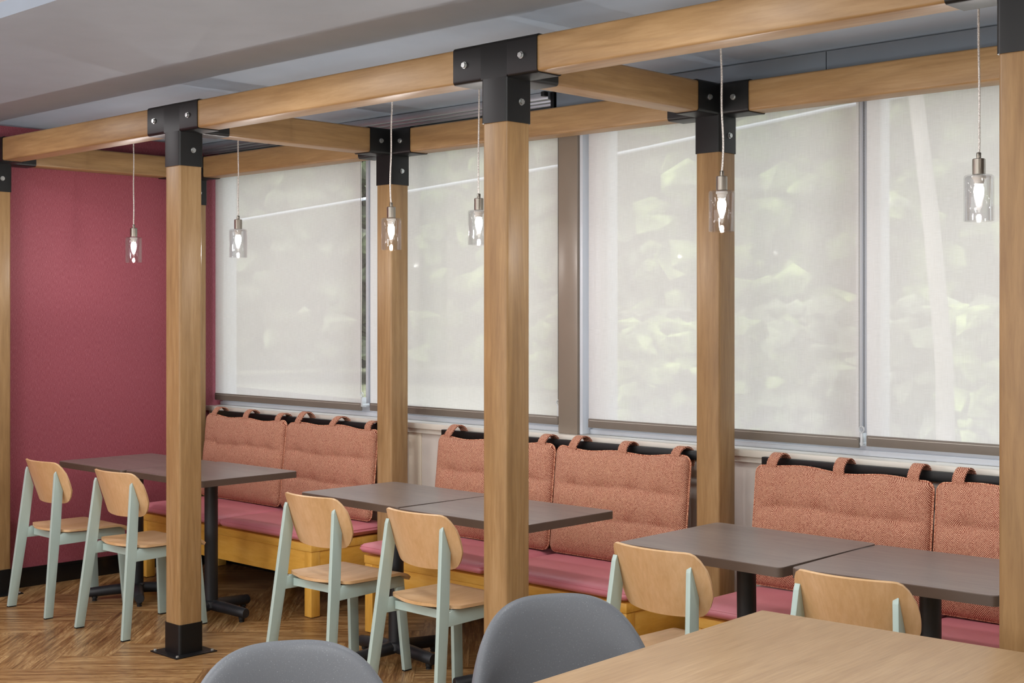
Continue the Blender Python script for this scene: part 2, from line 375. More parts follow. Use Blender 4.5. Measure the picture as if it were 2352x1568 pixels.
# ---------------------------------------------------------------- pergola
S = .126; ZT, ZB = 2.653, 2.5207; D = 1.3435
PX = [-4.171, -2.1845, 0.0, 2.0054]
perg = thing('timber_pergola', 'pale timber pergola frame with black steel brackets standing over the booths', 'pergola', (-1.0, .7, 0))
def P(name, bm, mat, par=perg, **k):
    for v in bm.verts: v.co -= Vector((-1.0, .7, 0))
    o = obj(name, bm, mat, par, **k)
    return o
t = .005; AL = .155
def ring_arm(bm, axis, c, lo, hi):
    """hollow square sleeve along axis between lo, hi; c = (min corner) of the timber section"""
    th = t
    def rr(o, r, n=4):
        pts = []
        a0, a1, b0, b1 = c[0] - o, c[0] + (ZT - ZB if axis == 'h' else S) + o, 0, 0
        return pts
    return bm
def sleeve(bm, axis, lo, hi, u0, u1, v0, v1, r=.009):
    """open tube of sheet steel: section [u0,u1]x[v0,v1] in the two other axes"""
    def loop(o, rad):
        a, b, c, d = u0 - o, u1 + o, v0 - o, v1 + o; pts = []
        for cx_, cy_, s_ in ((b - rad, d - rad, 0), (a + rad, d - rad, 90), (a + rad, c + rad, 180), (b - rad, c + rad, 270)):
            for k in range(5):
                an = R(s_ + 22.5 * k); pts.append((cx_ + rad * math.cos(an), cy_ + rad * math.sin(an)))
        return pts
    O, I = loop(t, r + t), loop(.0006, r)
    def mk(p, w_):
        if axis == 'x': return bm.verts.new((w_, p[0], p[1]))
        if axis == 'y': return bm.verts.new((p[0], w_, p[1]))
        return bm.verts.new((p[0], p[1], w_))
    rings = [[mk(p, w_) for p in L] for L, w_ in ((O, lo), (O, hi), (I, hi), (I, lo))]
    n = len(O)
    for i in range(4):
        A, B = rings[i], rings[(i + 1) % 4]
        for k in range(n): bm.faces.new((A[k], A[(k + 1) % n], B[(k + 1) % n], B[k]))
def bolt(par, loc, axis, s=.0105):
    bm = bmesh.new(); seg = 6; L = .010
    def disc(r, h, n):
        out = []
        for k in range(n):
            a = 2 * math.pi * k / n + .3; p = (r * math.cos(a), r * math.sin(a))
            out.append(bm.verts.new((p[0], -h, p[1]) if axis == '-y' else (h, p[0], p[1])))
        return out
    for r, h0, h1, n in ((s * 1.25, 0, .0025, 20), (s, .0025, L, 6)):
        a, b = disc(r, h0, n), disc(r, h1, n); bm.faces.new(b); bm.faces.new(a)
        for k in range(n): bm.faces.new((a[k], a[(k + 1) % n], b[(k + 1) % n], b[k]))
    for v in bm.verts: v.co += Vector(loc) - Vector((-1.0, .7, 0))
    return obj('bolt', bm, MAT['bolt'], par, smooth=False)
def bracket(x, y, arms):
    bm = bmesh.new()
    yy0, yy1, zz0, zz1, q = y - t, y + S + t, ZB, ZT + t, .012
    prof = [(yy0, zz0), (yy1, zz0)] + [(yy1 - q + q * math.cos(R(a)), zz1 - q + q * math.sin(R(a))) for a in (0, 30, 60, 90)] + [(yy0 + q - q * math.sin(R(a)), zz1 - q + q * math.cos(R(a))) for a in (0, 30, 60, 90)]
    prism(bm, prof, x - t, x + S + t)
    if '-x' in arms: sleeve(bm, 'x', x - AL, x - t, y, y + S, ZB, ZT)
    if '+x' in arms: sleeve(bm, 'x', x + S + t, x + S + AL, y, y + S, ZB, ZT)
    if '-y' in arms: sleeve(bm, 'y', y - AL, y - t, x, x + S, ZB, ZT)
    if '+y' in arms: sleeve(bm, 'y', y + S + t, y + S + AL, x, x + S, ZB, ZT)
    sleeve(bm, 'z', 2.355, ZB, x, x + S, y, y + S)
    o = P('bracket', bm, MAT['steel_black'], ang=25)
    zc = (ZB + ZT) / 2
    if '-x' in arms: bolt(o, (x - .092, y - t, zc), '-y')
    if '+x' in arms: bolt(o, (x + S + .078, y - t, zc), '-y')
    if '+y' in arms: bolt(o, (x + S + t, y + S + .078, zc), '+x')
    if '-y' in arms: bolt(o, (x + S + t, y - .078, zc), '+x')
    bolt(o, (x + S + t, y + .072, 2.432), '+x')
    return o
for i, x in enumerate(PX):
    for y in (0.0, D):
        bm = box(x, x + S, y, y + S, .004, ZB - .003, bev=.011, seg=3)
        po = P('post', bm, MAT['beam_z'])
        bm = bmesh.new(); sleeve(bm, 'z', .005, .147, x, x + S, y, y + S, r=.01)
        pl = -.052; xl = .004 if i == 0 else (.052 if y < 1 else .008); yl = .052 if y < 1 else .02
        bxm(bm, x - xl, x + S - (pl if y < 1 else -.008), y - yl, y + S + yl, 0, .006, bev=.0015)
        bs = P('base_shoe', bm, MAT['steel_black'], po, ang=25)
        if y < 1:
            for sx, sy in ((-1, -1), (1, 1), (1, -1), (-1, 1)):
                cxx, cyy = x + S / 2 + sx * (S / 2 + .035), y + S / 2 + sy * (S / 2 + .035)
                b = lathe(bmesh.new(), [(.008, .006), (.008, .012), (.005, .014), (0, .014)], cxx, cyy, 8); P('screw', b, MAT['bolt'], po)
        arms = []
        if i > 0: arms.append('-x')
        if i < 3: arms.append('+x')
        arms.append('+y' if y < 1 else '-y')
        bracket(x, y, arms)
for i in range(3):
    for y in (0.0, D):
        P('beam', box(PX[i] + S + .006, PX[i + 1] - .006, y, y + S, ZB, ZT, bev=.011, seg=3), MAT['beam_x'])
for x in PX:
    P('beam', box(x, x + S, S + .006, D - .006, ZB, ZT, bev=.011, seg=3), MAT['beam_y'])
# the runs go on past the picture's right edge
P('beam', box(PX[3] + S + .006, PX[3] + 2.0, 0, S, ZB, ZT, bev=.011), MAT['beam_x'])
P('beam', box(PX[3] + S + .006, PX[3] + 2.0, D, D + S, ZB, ZT, bev=.011), MAT['beam_x'])

# ---------------------------------------------------------------- pendants
def make_pendant(zb=1.942):
    t_ = thing('pendant_lamp', '', 'pendant lamp', (0, 0, 0), 0, 'glass pendant lamps hanging over the booth tables')
    zt = zb + .150
    obj('ceiling_canopy', lathe(bmesh.new(), [(0, ZC), (.05, ZC), (.05, ZC - .02), (.045, ZC - .024), (0, ZC - .024)]), MAT['nickel'], t_)
    pts = [(.003 * math.sin(z * 9) + .002 * math.sin(z * 23), .002 * math.cos(z * 7), z) for z in [zt + .07 + (ZC - .02 - zt - .07) * k / 30 for k in range(31)]]
    pts[0] = (0, 0, pts[0][2])
    obj('cord', tube(bmesh.new(), pts, .0036, 8), MAT['cord'], t_)
    obj('cap', lathe(bmesh.new(), [(0, zt + .072), (.0065, zt + .072), (.0075, zt + .070), (.0075, zt + .052), (.018, zt + .052), (.0205, zt + .050), (.0205, zt + .001), (0, zt + .001)], seg=32), MAT['nickel'], t_, ang=30)
    r = .0475; pr = [(.018, zt), (r - .008, zt), (r - .002, zt - .003), (r, zt - .010), (r, zb + .002), (r - .001, zb), (r - .003, zb), (r - .004, zb + .002), (r - .004, zt - .011), (r - .010, zt - .004), (.018, zt - .004)]
    sh = obj('glass_shade', lathe(bmesh.new(), pr, seg=40, closed=True), MAT['shade'], t_, ang=50)
    obj('socket', lathe(bmesh.new(), [(0, zt - .004), (.0215, zt - .004), (.0215, zt - .012), (.017, zt - .014), (.017, zt - .022), (.0155, zt - .024), (.0155, zt - .030), (0, zt - .030)], seg=24), MAT['socket'], t_)
    obj('bulb', lathe(bmesh.new(), [(.010, zt - .030), (.0155, zt - .042), (.0165, zt - .055), (.0145, zt - .070), (.0095, zt - .086), (.004, zt - .097), (0, zt - .101)], seg=24), MAT['bulb'], t_)
    return t_
pend = [(-3.51, .615, 'lit glass cylinder pendant lamp, farthest left, against the red wall'),
        (-2.46, .615, 'lit glass cylinder pendant lamp before the leftmost blind, right of the base-plated front post'),
        (-1.22, .61, 'lit glass cylinder pendant lamp before the left bare back post'),
        (-.585, .56, 'lit glass cylinder pendant lamp partly hidden behind the central front post'),
        (.735, .50, 'lit glass cylinder pendant lamp before the right back post'),
        (1.665, .61, 'largest-looking lit glass pendant lamp, beside the rightmost post')]
p0 = make_pendant(); p0.location = (pend[0][0], pend[0][1], 0); p0['label'] = pend[0][2]
for x, y, l in pend[1:]: dup(p0, (x, y, 0), 1.3 * x, l)
for x, y, l in pend:                                     # the light each bulb gives
    d = bpy.data.lights.new('bulb_light', 'POINT'); d.energy = 9.5; d.shadow_soft_size = .008; d.color = (1, .95, .90)
    o = bpy.data.objects.new('bulb_light', d); C.objects.link(o); o.location = (x, y, 1.979)

# ---------------------------------------------------------------- roller blinds
def roller_blind(x0, x1, zb, label, chain=None, yoff=0.0):
    y = 1.622 + yoff
    t_ = thing('roller_blind', label, 'roller blind', ((x0 + x1) / 2, y, zb), 0, 'sheer roller blinds on the windows')
    hw = (x1 - x0) / 2; H = 2.655 - zb
    bm = bmesh.new(); nx, nz = 40, 24
    g = [[bm.verts.new((-hw + 2 * hw * i / nx, .0015 * math.sin(i * .9) * math.sin(k * .4), .045 + (H - .045) * k / nz)) for i in range(nx + 1)] for k in range(nz + 1)]
    for k in range(nz):
        for i in range(nx): bm.faces.new((g[k][i], g[k][i + 1], g[k + 1][i + 1], g[k + 1][i]))
    obj('fabric', bm, MAT['blind'], t_)
    obj('hem_bar', box(-hw, hw, -.007, .007, 0, .046, bev=.004), MAT['hem'], t_)
    obj('hem_stitching', box(-hw + .01, hw - .01, -.0078, -.0068, .036, .0375), MAT['sill'], t_)
    b = bmesh.new(); tube(b, [(-hw - .01, .0, H + .02), (hw + .01, .0, H + .02)], .022, 20); obj('roller_tube', b, MAT['alu'], t_)
    if chain is not None:
        b = bmesh.new()
        for xo, z0 in ((0, chain[1]), (chain[2], chain[1] + .01)):
            tube(b, [(hw + chain[0] + xo, -.012, z0), (hw + chain[0] + xo * .9, -.012, H)], .0010, 5)
            nb = int((H - z0) / .0065)
            for k in range(nb):
                zz = z0 + k * .0065; c = Vector((hw + chain[0] + xo, -.012, zz)); rr = .0022
                vs = [bm_v for bm_v in [b.verts.new(c + Vector(q) * rr) for q in ((1, 0, 0), (-1, 0, 0), (0, 1, 0), (0, -1, 0), (0, 0, 1), (0, 0, -1))]]
                for f in ((0, 2, 4), (2, 1, 4), (1, 3, 4), (3, 0, 4), (2, 0, 5), (1, 2, 5), (3, 1, 5), (0, 3, 5)): b.faces.new([vs[q] for q in f])
        obj('bead_chain', b, MAT['chain'], t_)
        xm = hw + chain[0] + chain[2] / 2
        b = bmesh.new(); tube(b, [(xm + .011 * math.cos(a), -.012, chain[1] - .005 + .014 * math.sin(a)) for a in [math.pi * 2 * k / 16 for k in range(16)]], .0030, 6, close=True)
        bxm(b, xm - .006, xm + .006, -.016, .02, chain[1] - .075, chain[1] - .02, bev=.003); tube(b, [(xm, -.012, chain[1] - .065), (xm, .04, chain[1] - .065)], .009, 12)
        obj('chain_tensioner', b, MAT['plastic_clear'], t_)
    return t_
MAT['chain'] = plain('dark_bead_chain', '#5d5f5b', .4, .3)
roller_blind(-4.168, -2.645, 1.066, 'sheer off-white roller blind at far left beside the red wall', (.004, .10, .022))
roller_blind(-2.565, -1.072, 1.070, 'sheer off-white roller blind directly left of the taupe window pillar', (.006, .12, .003))
roller_blind(-.868, .658, 1.068, 'sheer off-white roller blind directly right of the taupe window pillar', (.004, .085, .024))
roller_blind(.692, 2.20, 1.078, 'sheer off-white roller blind at far right, a pale trunk showing through')

# ---------------------------------------------------------------- benches and cushions
def bench(x0, x1, label):
    xc = (x0 + x1) / 2; hw = (x1 - x0) / 2; y0, y1 = .935, 1.53
    t_ = thing('bench', label, 'bench', (xc, 0, 0), 0, 'honey wood booth benches along the window wall')
    bm = box(-hw, hw, y0, y1, .357, .400, bev=.003); obj('seat_frame', bm, MAT['bench_x'], t_)
    for ya, yb in ((y0 + .006, y0 + .026), (y1 - .026, y1 - .006)): obj('apron', box(-hw + .062, hw - .062, ya, yb, .215, .356, bev=.002), MAT['bench_x'], t_)
    for xa in (-hw + .006, hw - .026): obj('apron', box(xa, xa + .02, y0 + .062, y1 - .062, .215, .356, bev=.002), MAT['bench_y'], t_)
    for sx in (-hw + .003, hw - .063):
        for ya in (y0 + .003, y1 - .063): obj('leg', box(sx, sx + .06, ya, ya + .06, .004, .356, bev=.003), MAT['bench_z'], t_)
    obj('leg', box(-.03, .03, y1 - .12, y1 - .06, .004, .356, bev=.003), MAT['bench_z'], t_)
    return t_
bench(-3.965, -2.245, 'honey wood booth bench at the red wall, two raspberry cushions on it')
bench(-1.805, -.065, 'honey wood booth bench in the middle booth, behind the central front post')
bench(.262, 1.96, 'honey wood booth bench in the right booth, behind the oak-topped table')

def pad(w_, h_, th, cr, nx=44, ny=32, dimple=None, crown=1.0, puff=.45, lift=None):
    """cushion lying in local x (width) and z (height), thickness along y (front = -y); origin bottom centre"""
    bm = bmesh.new(); F, B = [], []
    for j in range(ny + 1):
        v = j / ny; v_ = .5 - .5 * math.cos(math.pi * v); z = h_ * v_; dz = min(z, h_ - z)
        inset = cr - math.sqrt(max(0, cr * cr - max(0, cr - dz) ** 2))
        rf, rb = [], []
        for i in range(nx + 1):
            u = i / nx; u_ = .5 - .5 * math.cos(math.pi * u) if False else u
            hw = w_ / 2 - inset; x = -hw + 2 * hw * u_
            ex = min(hw - abs(x), dz) / (th * .9); e = min(1, max(0, ex)); prof = math.sqrt(max(0, 1 - (1 - e) ** 2))
            cu = (1 - (2 * abs(x) / w_) ** 2) * (1 - (2 * abs(z / h_ - .5)) ** 2)
            d = th / 2 * prof * (puff + (1 - puff) * (.55 + .45 * cu) * crown) if prof > 0 else 0
            f = d
            if dimple: f = d - dimple(x / w_ + .5, z / h_) * (prof ** 2)
            zz = z + (lift(x / w_ + .5, z / h_) if lift else 0)
            rf.append(bm.verts.new((x, -f, zz))); rb.append(bm.verts.new((x, d * .9, zz)))
        F.append(rf); B.append(rb)
    for j in range(ny):
        for i in range(nx):
            bm.faces.new((F[j][i], F[j][i + 1], F[j + 1][i + 1], F[j + 1][i])); bm.faces.new((B[j][i + 1], B[j][i], B[j + 1][i], B[j + 1][i + 1]))
    bmesh.ops.remove_doubles(bm, verts=bm.verts, dist=2e-4)
    return bm
def outline(w_, h_, cr, n=8, lift=None, off=.002):
    pts = []; a, b = w_ / 2 + off, h_ + off
    def edge(p, q, m): return [(p[0] + (q[0] - p[0]) * k / m, p[1] + (q[1] - p[1]) * k / m) for k in range(m)]
    cs = [(a - cr, b - cr, 0), (-a + cr, b - cr, 90), (-a + cr, -off + cr, 180), (a - cr, -off + cr, 270)]
    for cx_, cz_, s_ in cs:
        for k in range(n + 1): an = R(s_ + 90 * k / n); pts.append((cx_ + cr * math.cos(an), cz_ + cr * math.sin(an)))
    out = []
    for i, p in enumerate(pts):
        q = pts[(i + 1) % len(pts)]; L = math.dist(p, q); m = max(1, int(L / .03))
        out += edge(p, q, m)
    return [(x, 0, z + (lift(x / w_ + .5, z / h_) if lift else 0)) for x, z in out]

# seat cushions
def seat_pad(x0, x1, label, tilt=0, zoff=0):
    w_, dpt = (x1 - x0) - .004, .60
    t_ = thing('seat_cushion', label, 'seat cushion', ((x0 + x1) / 2, .912, .4325 + zoff), 0, 'raspberry vinyl seat cushions on the benches')
    bm = pad(w_, dpt, .066, .03, 40, 28, crown=1.25, puff=.72)
    for v in bm.verts: v.co = Vector((v.co.x, v.co.z, -v.co.y))
    obj('cushion_body', bm, MAT['vinyl'], t_, ang=80)
    for zz, k in ((.013, .0),):
        pts = [(x, z, zz) for x, y_, z in outline(w_ - .012, dpt - .012, .028, off=.0)]
        pts = [(x, y_ + .006, z) for x, y_, z in pts]
        obj('piping', tube(bmesh.new(), pts, .0025, 6, close=True), MAT['vinyl'], t_)
    t_.rotation_euler = (0, tilt, 0)
    return t_
seat_pad(-3.985, -3.10, 'raspberry vinyl seat cushion against the red wall')
seat_pad(-3.095, -2.225, 'raspberry vinyl seat cushion at the right end of the left bench')
seat_pad(-1.835, -.925, 'raspberry vinyl seat cushion overhanging the left end of the middle bench')
seat_pad(-.92, -.045, 'raspberry vinyl seat cushion at the right end of the middle bench')
seat_pad(.262, 1.13, 'raspberry vinyl seat cushion at the left end of the right bench')
seat_pad(1.135, 1.985, 'raspberry vinyl seat cushion nearest the rightmost post')

# rails
def rail(x0, x1, label):
    t_ = thing('cushion_rail', label, 'rail', ((x0 + x1) / 2, 1.470, 0), 0, 'black steel cushion rails on the window wall'); hw = (x1 - x0) / 2
    bm = bmesh.new(); bxm(bm, -hw, hw, 0, .03, .972, 1.013, bev=.003); obj('bar', bm, MAT['steel_black'], t_)
    for k in range(3):
        xx = -hw + .19 + k * (2 * hw - .38) / 2
        obj('wall_bracket', box(xx - .035, xx + .035, .03, .128, .985, .992, bev=.001), MAT['steel_black'], t_)
        b = lathe(bmesh.new(), [(.006, 0), (.006, .002), (.003, .0025), (0, .0025)], seg=12)
        for v in b.verts: v.co = Vector((v.co.x + xx + .06, -v.co.z, v.co.y + .99))
        obj('screw', b, MAT['steel_black'], t_)
    return t_
rail(-3.97, -2.20, 'black steel rail behind the left booth cushions')
rail(-1.795, -.07, 'black steel rail behind the middle booth cushions')
rail(.262, 2.0, 'black steel rail behind the right booth cushions')

def strap(x, lean, big, par, zc=.505):
    """loop from the cushion's top edge up over the bar and down behind it, in cushion space"""
    path = [(-.004, zc - .012), (-.012, zc + .012), (-.010, zc + .030), (.010, zc + .047 + big), (.036, zc + .054 + big), (.064, zc + .048 + big * .6), (.083, zc + .030), (.087, zc + .008), (.083, zc - .03)]
    wd = .050; bm = bmesh.new(); rows = []
    # resample smooth
    P2 = []
    for i in range(len(path) - 1):
        p_, q_ = path[i], path[i + 1]
        for k in range(3): P2.append((p_[0] + (q_[0] - p_[0]) * k / 3, p_[1] + (q_[1] - p_[1]) * k / 3))
    P2.append(path[-1])
    for _ in range(2): P2 = [P2[0]] + [((a[0] + 2 * b[0] + c[0]) / 4, (a[1] + 2 * b[1] + c[1]) / 4) for a, b, c in zip(P2, P2[1:], P2[2:])] + [P2[-1]]
    n = len(P2)
    for i, (y, z) in enumerate(P2):
        a = P2[max(0, i - 1)]; b = P2[min(n - 1, i + 1)]; d = math.hypot(b[0] - a[0], b[1] - a[1]); ny, nz = (b[1] - a[1]) / d, -(b[0] - a[0]) / d
        sh = lean * math.sin(min(1, i / n * 1.3) * math.pi / 2)
        ww = wd / 2
        rows.append([bm.verts.new((x + sx * ww + sh, y + o_ * ny * .0035, z + o_ * nz * .0035)) for sx, o_ in ((-1, -1), (1, -1), (1, 1), (-1, 1))])
    for i in range(n - 1):
        for k in range(4): bm.faces.new((rows[i][k], rows[i][(k + 1) % 4], rows[i + 1][(k + 1) % 4], rows[i + 1][k]))
    bm.faces.new(rows[0][::-1]); bm.faces.new(rows[-1])
    return obj('strap', bm, MAT['tweed'], par)
def back_cushion(x0, x1, tabs, leans, label, seed=0):
    w_ = (x1 - x0) - .014; h_ = .508; xc = (x0 + x1) / 2
    t_ = thing('back_cushion', label, 'back cushion', (xc, 1.372, .477), 0, 'tweed back cushions hanging from the rails')
    t_.rotation_euler = (-math.atan2(.055, .5), 0, 0)
    rnd = random.Random(seed); ph = rnd.random() * 6
    def dim(u, v):
        d = 0
        for r_, row in enumerate((.36, .665)):
            zl = row + .010 * math.sin(u * 9 + ph + r_)
            d += .0085 * math.exp(-((v - zl) / .016) ** 2) + .009 * math.exp(-((v - zl) / .07) ** 2)
            for c_ in (.17, .39, .61, .83): d += .012 * math.exp(-((u - c_) / .04) ** 2 - ((v - zl) / .06) ** 2)
        return d
    def lift(u, v): return (.006 * math.sin(u * 14 + ph) + .004 * math.sin(u * 5 + ph * 2)) * v ** 3
    bm = pad(w_, h_, .085, .035, 90, 70, dimple=dim, crown=1.15, puff=.55, lift=lift)
    obj('cushion_body', bm, MAT['tweed'], t_, ang=85)
    bm = tube(bmesh.new(), outline(w_, h_, .037, lift=lift), .0042, 6, close=True); obj('piping', bm, MAT['piping'], t_)
    for k, (tx, ln) in enumerate(zip(tabs, leans)): strap(tx - xc, ln, .012 * rnd.random() + (.012 if abs(ln) > .03 else 0), t_)
    return t_
back_cushion(-3.972, -3.110, (-3.885, -3.535, -3.20), (.02, .008, .006), 'rust herringbone back cushion nearest the red wall', 1)
back_cushion(-3.108, -2.258, (-3.01, -2.685, -2.35), (.045, .055, .006), 'rust herringbone back cushion beside the left back post', 2)
back_cushion(-1.765, -.912, (-1.70, -1.34, -1.01), (.05, .01, .02), 'rust herringbone back cushion behind the central front post, left in the middle booth', 3)
back_cushion(-.908, -.082, (-.805, -.485, -.175), (.035, .008, .02), 'rust herringbone back cushion in the middle booth, beside the right back post', 4)
back_cushion(.262, 1.103, (.345, .675, 1.01), (.02, .006, .012), 'rust herringbone back cushion at the left of the right booth', 5)
back_cushion(1.107, 1.95, (1.20, 1.53, 1.86), (.01, .01, .01), 'rust herringbone back cushion cut by the rightmost post', 6)

# ---------------------------------------------------------------- pedestal tables
def pedestal_table(x, y, w_, d_, rz, base_rz, label, h=.79, bx=0, by=0, tilt=0):
    t_ = thing('pedestal_table', label, 'table', (x, y, 0), rz, 'dark pedestal tables in the booths'); t_.rotation_euler = (tilt, 0, rz)
    def slab(z0, z1, inset=0):
        bm = bmesh.new(); a, b, r = w_ / 2 - inset, d_ / 2 - inset, .022; pts = []
        for cx_, cy_, s_ in ((a - r, b - r, 0), (-a + r, b - r, 90), (-a + r, -b + r, 180), (a - r, -b + r, 270)):
            for k in range(7): an = R(s_ + 15 * k); pts.append((cx_ + r * math.cos(an), cy_ + r * math.sin(an)))
        lo = [bm.verts.new((p[0], p[1], z0)) for p in pts]; hi = [bm.verts.new((p[0], p[1], z1)) for p in pts]
        bm.faces.new(lo[::-1]); bm.faces.new(hi); n = len(pts)
        for i in range(n): bm.faces.new((lo[i], lo[(i + 1) % n], hi[(i + 1) % n], hi[i]))
        return bm
    bm = slab(h - .0025, h); bmesh.ops.bevel(bm, geom=[e for e in bm.edges if abs(e.verts[0].co.z - h) < 1e-5 and abs(e.verts[1].co.z - h) < 1e-5], offset=.0015, segments=2, affect='EDGES')
    obj('tabletop', bm, MAT['dark_top'], t_)
    obj('edge_band', slab(h - .034, h - .0025, -.0003), MAT['top_edge'], t_)
    p = obj('mounting_plate', box(bx - .16, bx + .16, by - .16, by + .16, h - .044, h - .034), MAT['base_black'], t_)
    obj('column', lathe(bmesh.new(), [(.036, .07), (.036, h - .044)], bx, by, 28), MAT['base_black'], t_)
    obj('hub', lathe(bmesh.new(), [(.045, .045), (.05, .055), (.045, .085), (.037, .092)], bx, by, 24), MAT['base_black'], t_)
    for k in range(4):
        a = base_rz + k * math.pi / 2; c, s_ = math.cos(a), math.sin(a)
        bm = tube(bmesh.new(), [(bx + c * q, by + s_ * q, z) for q, z in ((.02, .062), (.10, .060), (.20, .053), (.262, .049), (.268, .049))], [.030, .030, .0285, .027, .024], 20)
        arm = obj('base_arm', bm, MAT['base_black'], t_)
        bm = lathe(bmesh.new(), [(.014, 0), (.014, .008), (.009, .009), (.009, .014), (.016, .014), (.016, .027)], bx + c * .235, by + s_ * .235, 14); obj('glide_foot', bm, MAT['rubber'], arm)
    return t_
pedestal_table(-3.405, .575, .70, .612, .0, R(-28), 'dark wood-look pedestal table nearest the red wall')
pedestal_table(-2.69, .60, .722, .62, .012, R(8), 'dark wood-look pedestal table behind the base-plated front post')
pedestal_table(-1.256, .672, .724, .585, -.022, R(0), 'dark wood-look pedestal table at the left of the middle booth')
pedestal_table(-.508, .645, .738, .60, .012, R(-25), 'dark wood-look pedestal table behind the central front post', by=.045)
pedestal_table(.745, .654, .728, .62, -.028, R(0), 'dark wood-look pedestal table beside the right back post', tilt=.016)
pedestal_table(1.476, .650, .705, .62, .045, R(0), 'dark wood-look pedestal table touching the rightmost post')

# ---------------------------------------------------------------- side chairs
def make_chair():
    t_ = thing('dining_chair', '', 'chair', (0, 0, 0), 0, 'plywood and mint metal dining chairs at the booth tables')
    TH = .02
    def side(sg):
        xo = .01 + sg * .22 - (TH if sg > 0 else 0) + (0 if sg > 0 else 0)
        def wp(co):
            return (co.x + xo + (-sg) * .033 * co.y / .5 + (-sg) * .048 * co.z / .8 - (0 if sg > 0 else TH), co.y, co.z)
        return wp
    for sg in (-1, 1):
        wp = side(sg)
        obj('leg', prism(bmesh.new(), [(0, .006), (.048, .006), (.106, .46), (.127, .676), (.090, .785), (.083, .765)], 0, TH, wp, .0015), MAT['mint'], t_)
        obj('leg', prism(bmesh.new(), [(.458, .388), (.508, .388), (.535, .006), (.487, .006)][::-1], 0, TH, wp, .0015), MAT['mint'], t_)
        obj('side_rail', prism(bmesh.new(), [(.095, .386), (.508, .388), (.505, .44), (.498, .446), (.26, .441), (.125, .448), (.103, .440)], 0, TH, wp, .0015), MAT['mint'], t_)
        for y0_, y1_ in ((.001, .047), (.488, .534)):
            obj('foot_cap', prism(bmesh.new(), [(y0_, 0), (y1_, 0), (y1_, .006), (y0_, .006)], .001, TH - .001, wp), MAT['rubber'], t_)
    # cross members under the seat
    obj('cross_rail', box(-.15, .15, .455, .475, .40, .435), MAT['mint'], t_)
    obj('cross_rail', box(-.165, .165, .13, .15, .40, .435), MAT['mint'], t_)
    # seat: moulded ply with rounded back and rolled front
    bm = bmesh.new(); nx, ny = 20, 26; T, B = [], []; th = .013
    for j in range(ny + 1):
        v = j / ny; rt, rb_ = [], []
        for i in range(nx + 1):
            u = -1 + 2 * i / nx
            hw = .205 if v > .14 else .205 * (1 - .42 * (1 - v / .14) ** 2.2)
            if v > .93: hw = .205 - .010 * ((v - .93) / .07) ** 2
            x = u * hw
            y = .072 + .030 * abs(u) ** 2.2 * (1 - v) ** 3 + v * .445
            z = .463 - .010 * (1 - u * u) * math.sin(math.pi * min(1, v * 1.1))
            z += .004 * (1 - v) ** 3
            dn = max(0, (v - .80) / .20); z -= .030 * dn ** 2.4
            rt.append(bm.verts.new((x + .01, y, z))); rb_.append(bm.verts.new((x + .01, y - (.010 * dn), z - th)))
        T.append(rt); B.append(rb_)
    for j in range(ny):
        for i in range(nx):
            bm.faces.new((T[j][i], T[j][i + 1], T[j + 1][i + 1], T[j + 1][i])); bm.faces.new((B[j][i + 1], B[j][i], B[j + 1][i], B[j + 1][i + 1]))
    for i in range(nx): bm.faces.new((T[0][i + 1], T[0][i], B[0][i], B[0][i + 1])); bm.faces.new((T[ny][i], T[ny][i + 1], B[ny][i + 1], B[ny][i]))
    for j in range(ny): bm.faces.new((T[j][0], T[j + 1][0], B[j + 1][0], B[j][0])); bm.faces.new((T[j + 1][nx], T[j][nx], B[j][nx], B[j + 1][nx]))
    obj('seat', bm, MAT['ply_y'], t_, ang=40)
    # backrest: curved ply, rounded corners, leaning back
    bm = bmesh.new(); nx, nz = 28, 20; F, B = [], []; z0, z1 = .598, .832; Hh = z1 - z0; th = .011
    for j in range(nz + 1):
        v = j / nz; rf, rb_ = [], []
        for i in range(nx + 1):
            u = -1 + 2 * i / nx; au = abs(u)
            # superellipse-like outline: narrower towards the bottom
            hw = .213
            zt_ = Hh * (1 - .26 * max(0, (au - .70) / .30) ** 3.0 - .010 * au ** 2)
            zb_ = Hh * (.05 * au ** 2 + .27 * max(0, (au - .66) / .34) ** 2.8)
            z = zb_ + (zt_ - zb_) * v; x = u * hw * (1 - .03 * max(0, au - .8) / .2 * abs(2 * v - 1) ** 2)
            yl = .074 + (Hh - z) * .355
            yc = .066 * u * u - .040
            d = Vector((-.30 * u, .90, .32)).normalized() * th
            p_ = Vector((x + .01, yl + yc, z0 + z)); rf.append(bm.verts.new(p_)); rb_.append(bm.verts.new(p_ + d))
        F.append(rf); B.append(rb_)
    for j in range(nz):
        for i in range(nx):
            bm.faces.new((F[j][i], F[j][i + 1], F[j + 1][i + 1], F[j + 1][i])); bm.faces.new((B[j][i + 1], B[j][i], B[j + 1][i], B[j + 1][i + 1]))
    for i in range(nx): bm.faces.new((F[0][i + 1], F[0][i], B[0][i], B[0][i + 1])); bm.faces.new((F[nz][i], F[nz][i + 1], B[nz][i + 1], B[nz][i]))
    for j in range(nz): bm.faces.new((F[j][0], F[j + 1][0], B[j + 1][0], B[j][0])); bm.faces.new((F[j + 1][nx], F[j][nx], B[j][nx], B[j + 1][nx]))
    obj('backrest', bm, MAT['ply_z'], t_, ang=40)
    return t_
CH = [(-3.486, -.065, -.016, 'plywood and mint metal chair farthest left, beside the red wall'),
      (-2.733, -.053, .032, 'plywood and mint metal chair with its seat partly behind the base-plated front post'),
      (-1.252, .066, .020, 'plywood and mint metal chair at the left table of the middle booth'),
      (-.544, .054, -.008, 'plywood and mint metal chair directly left of the central front post'),
      (.696, .040, -.036, 'plywood and mint metal chair behind the right grey shell chair, at the right booth'),
      (1.455, .053, .048, 'plywood and mint metal chair mostly hidden by the oak table, only its back showing')]
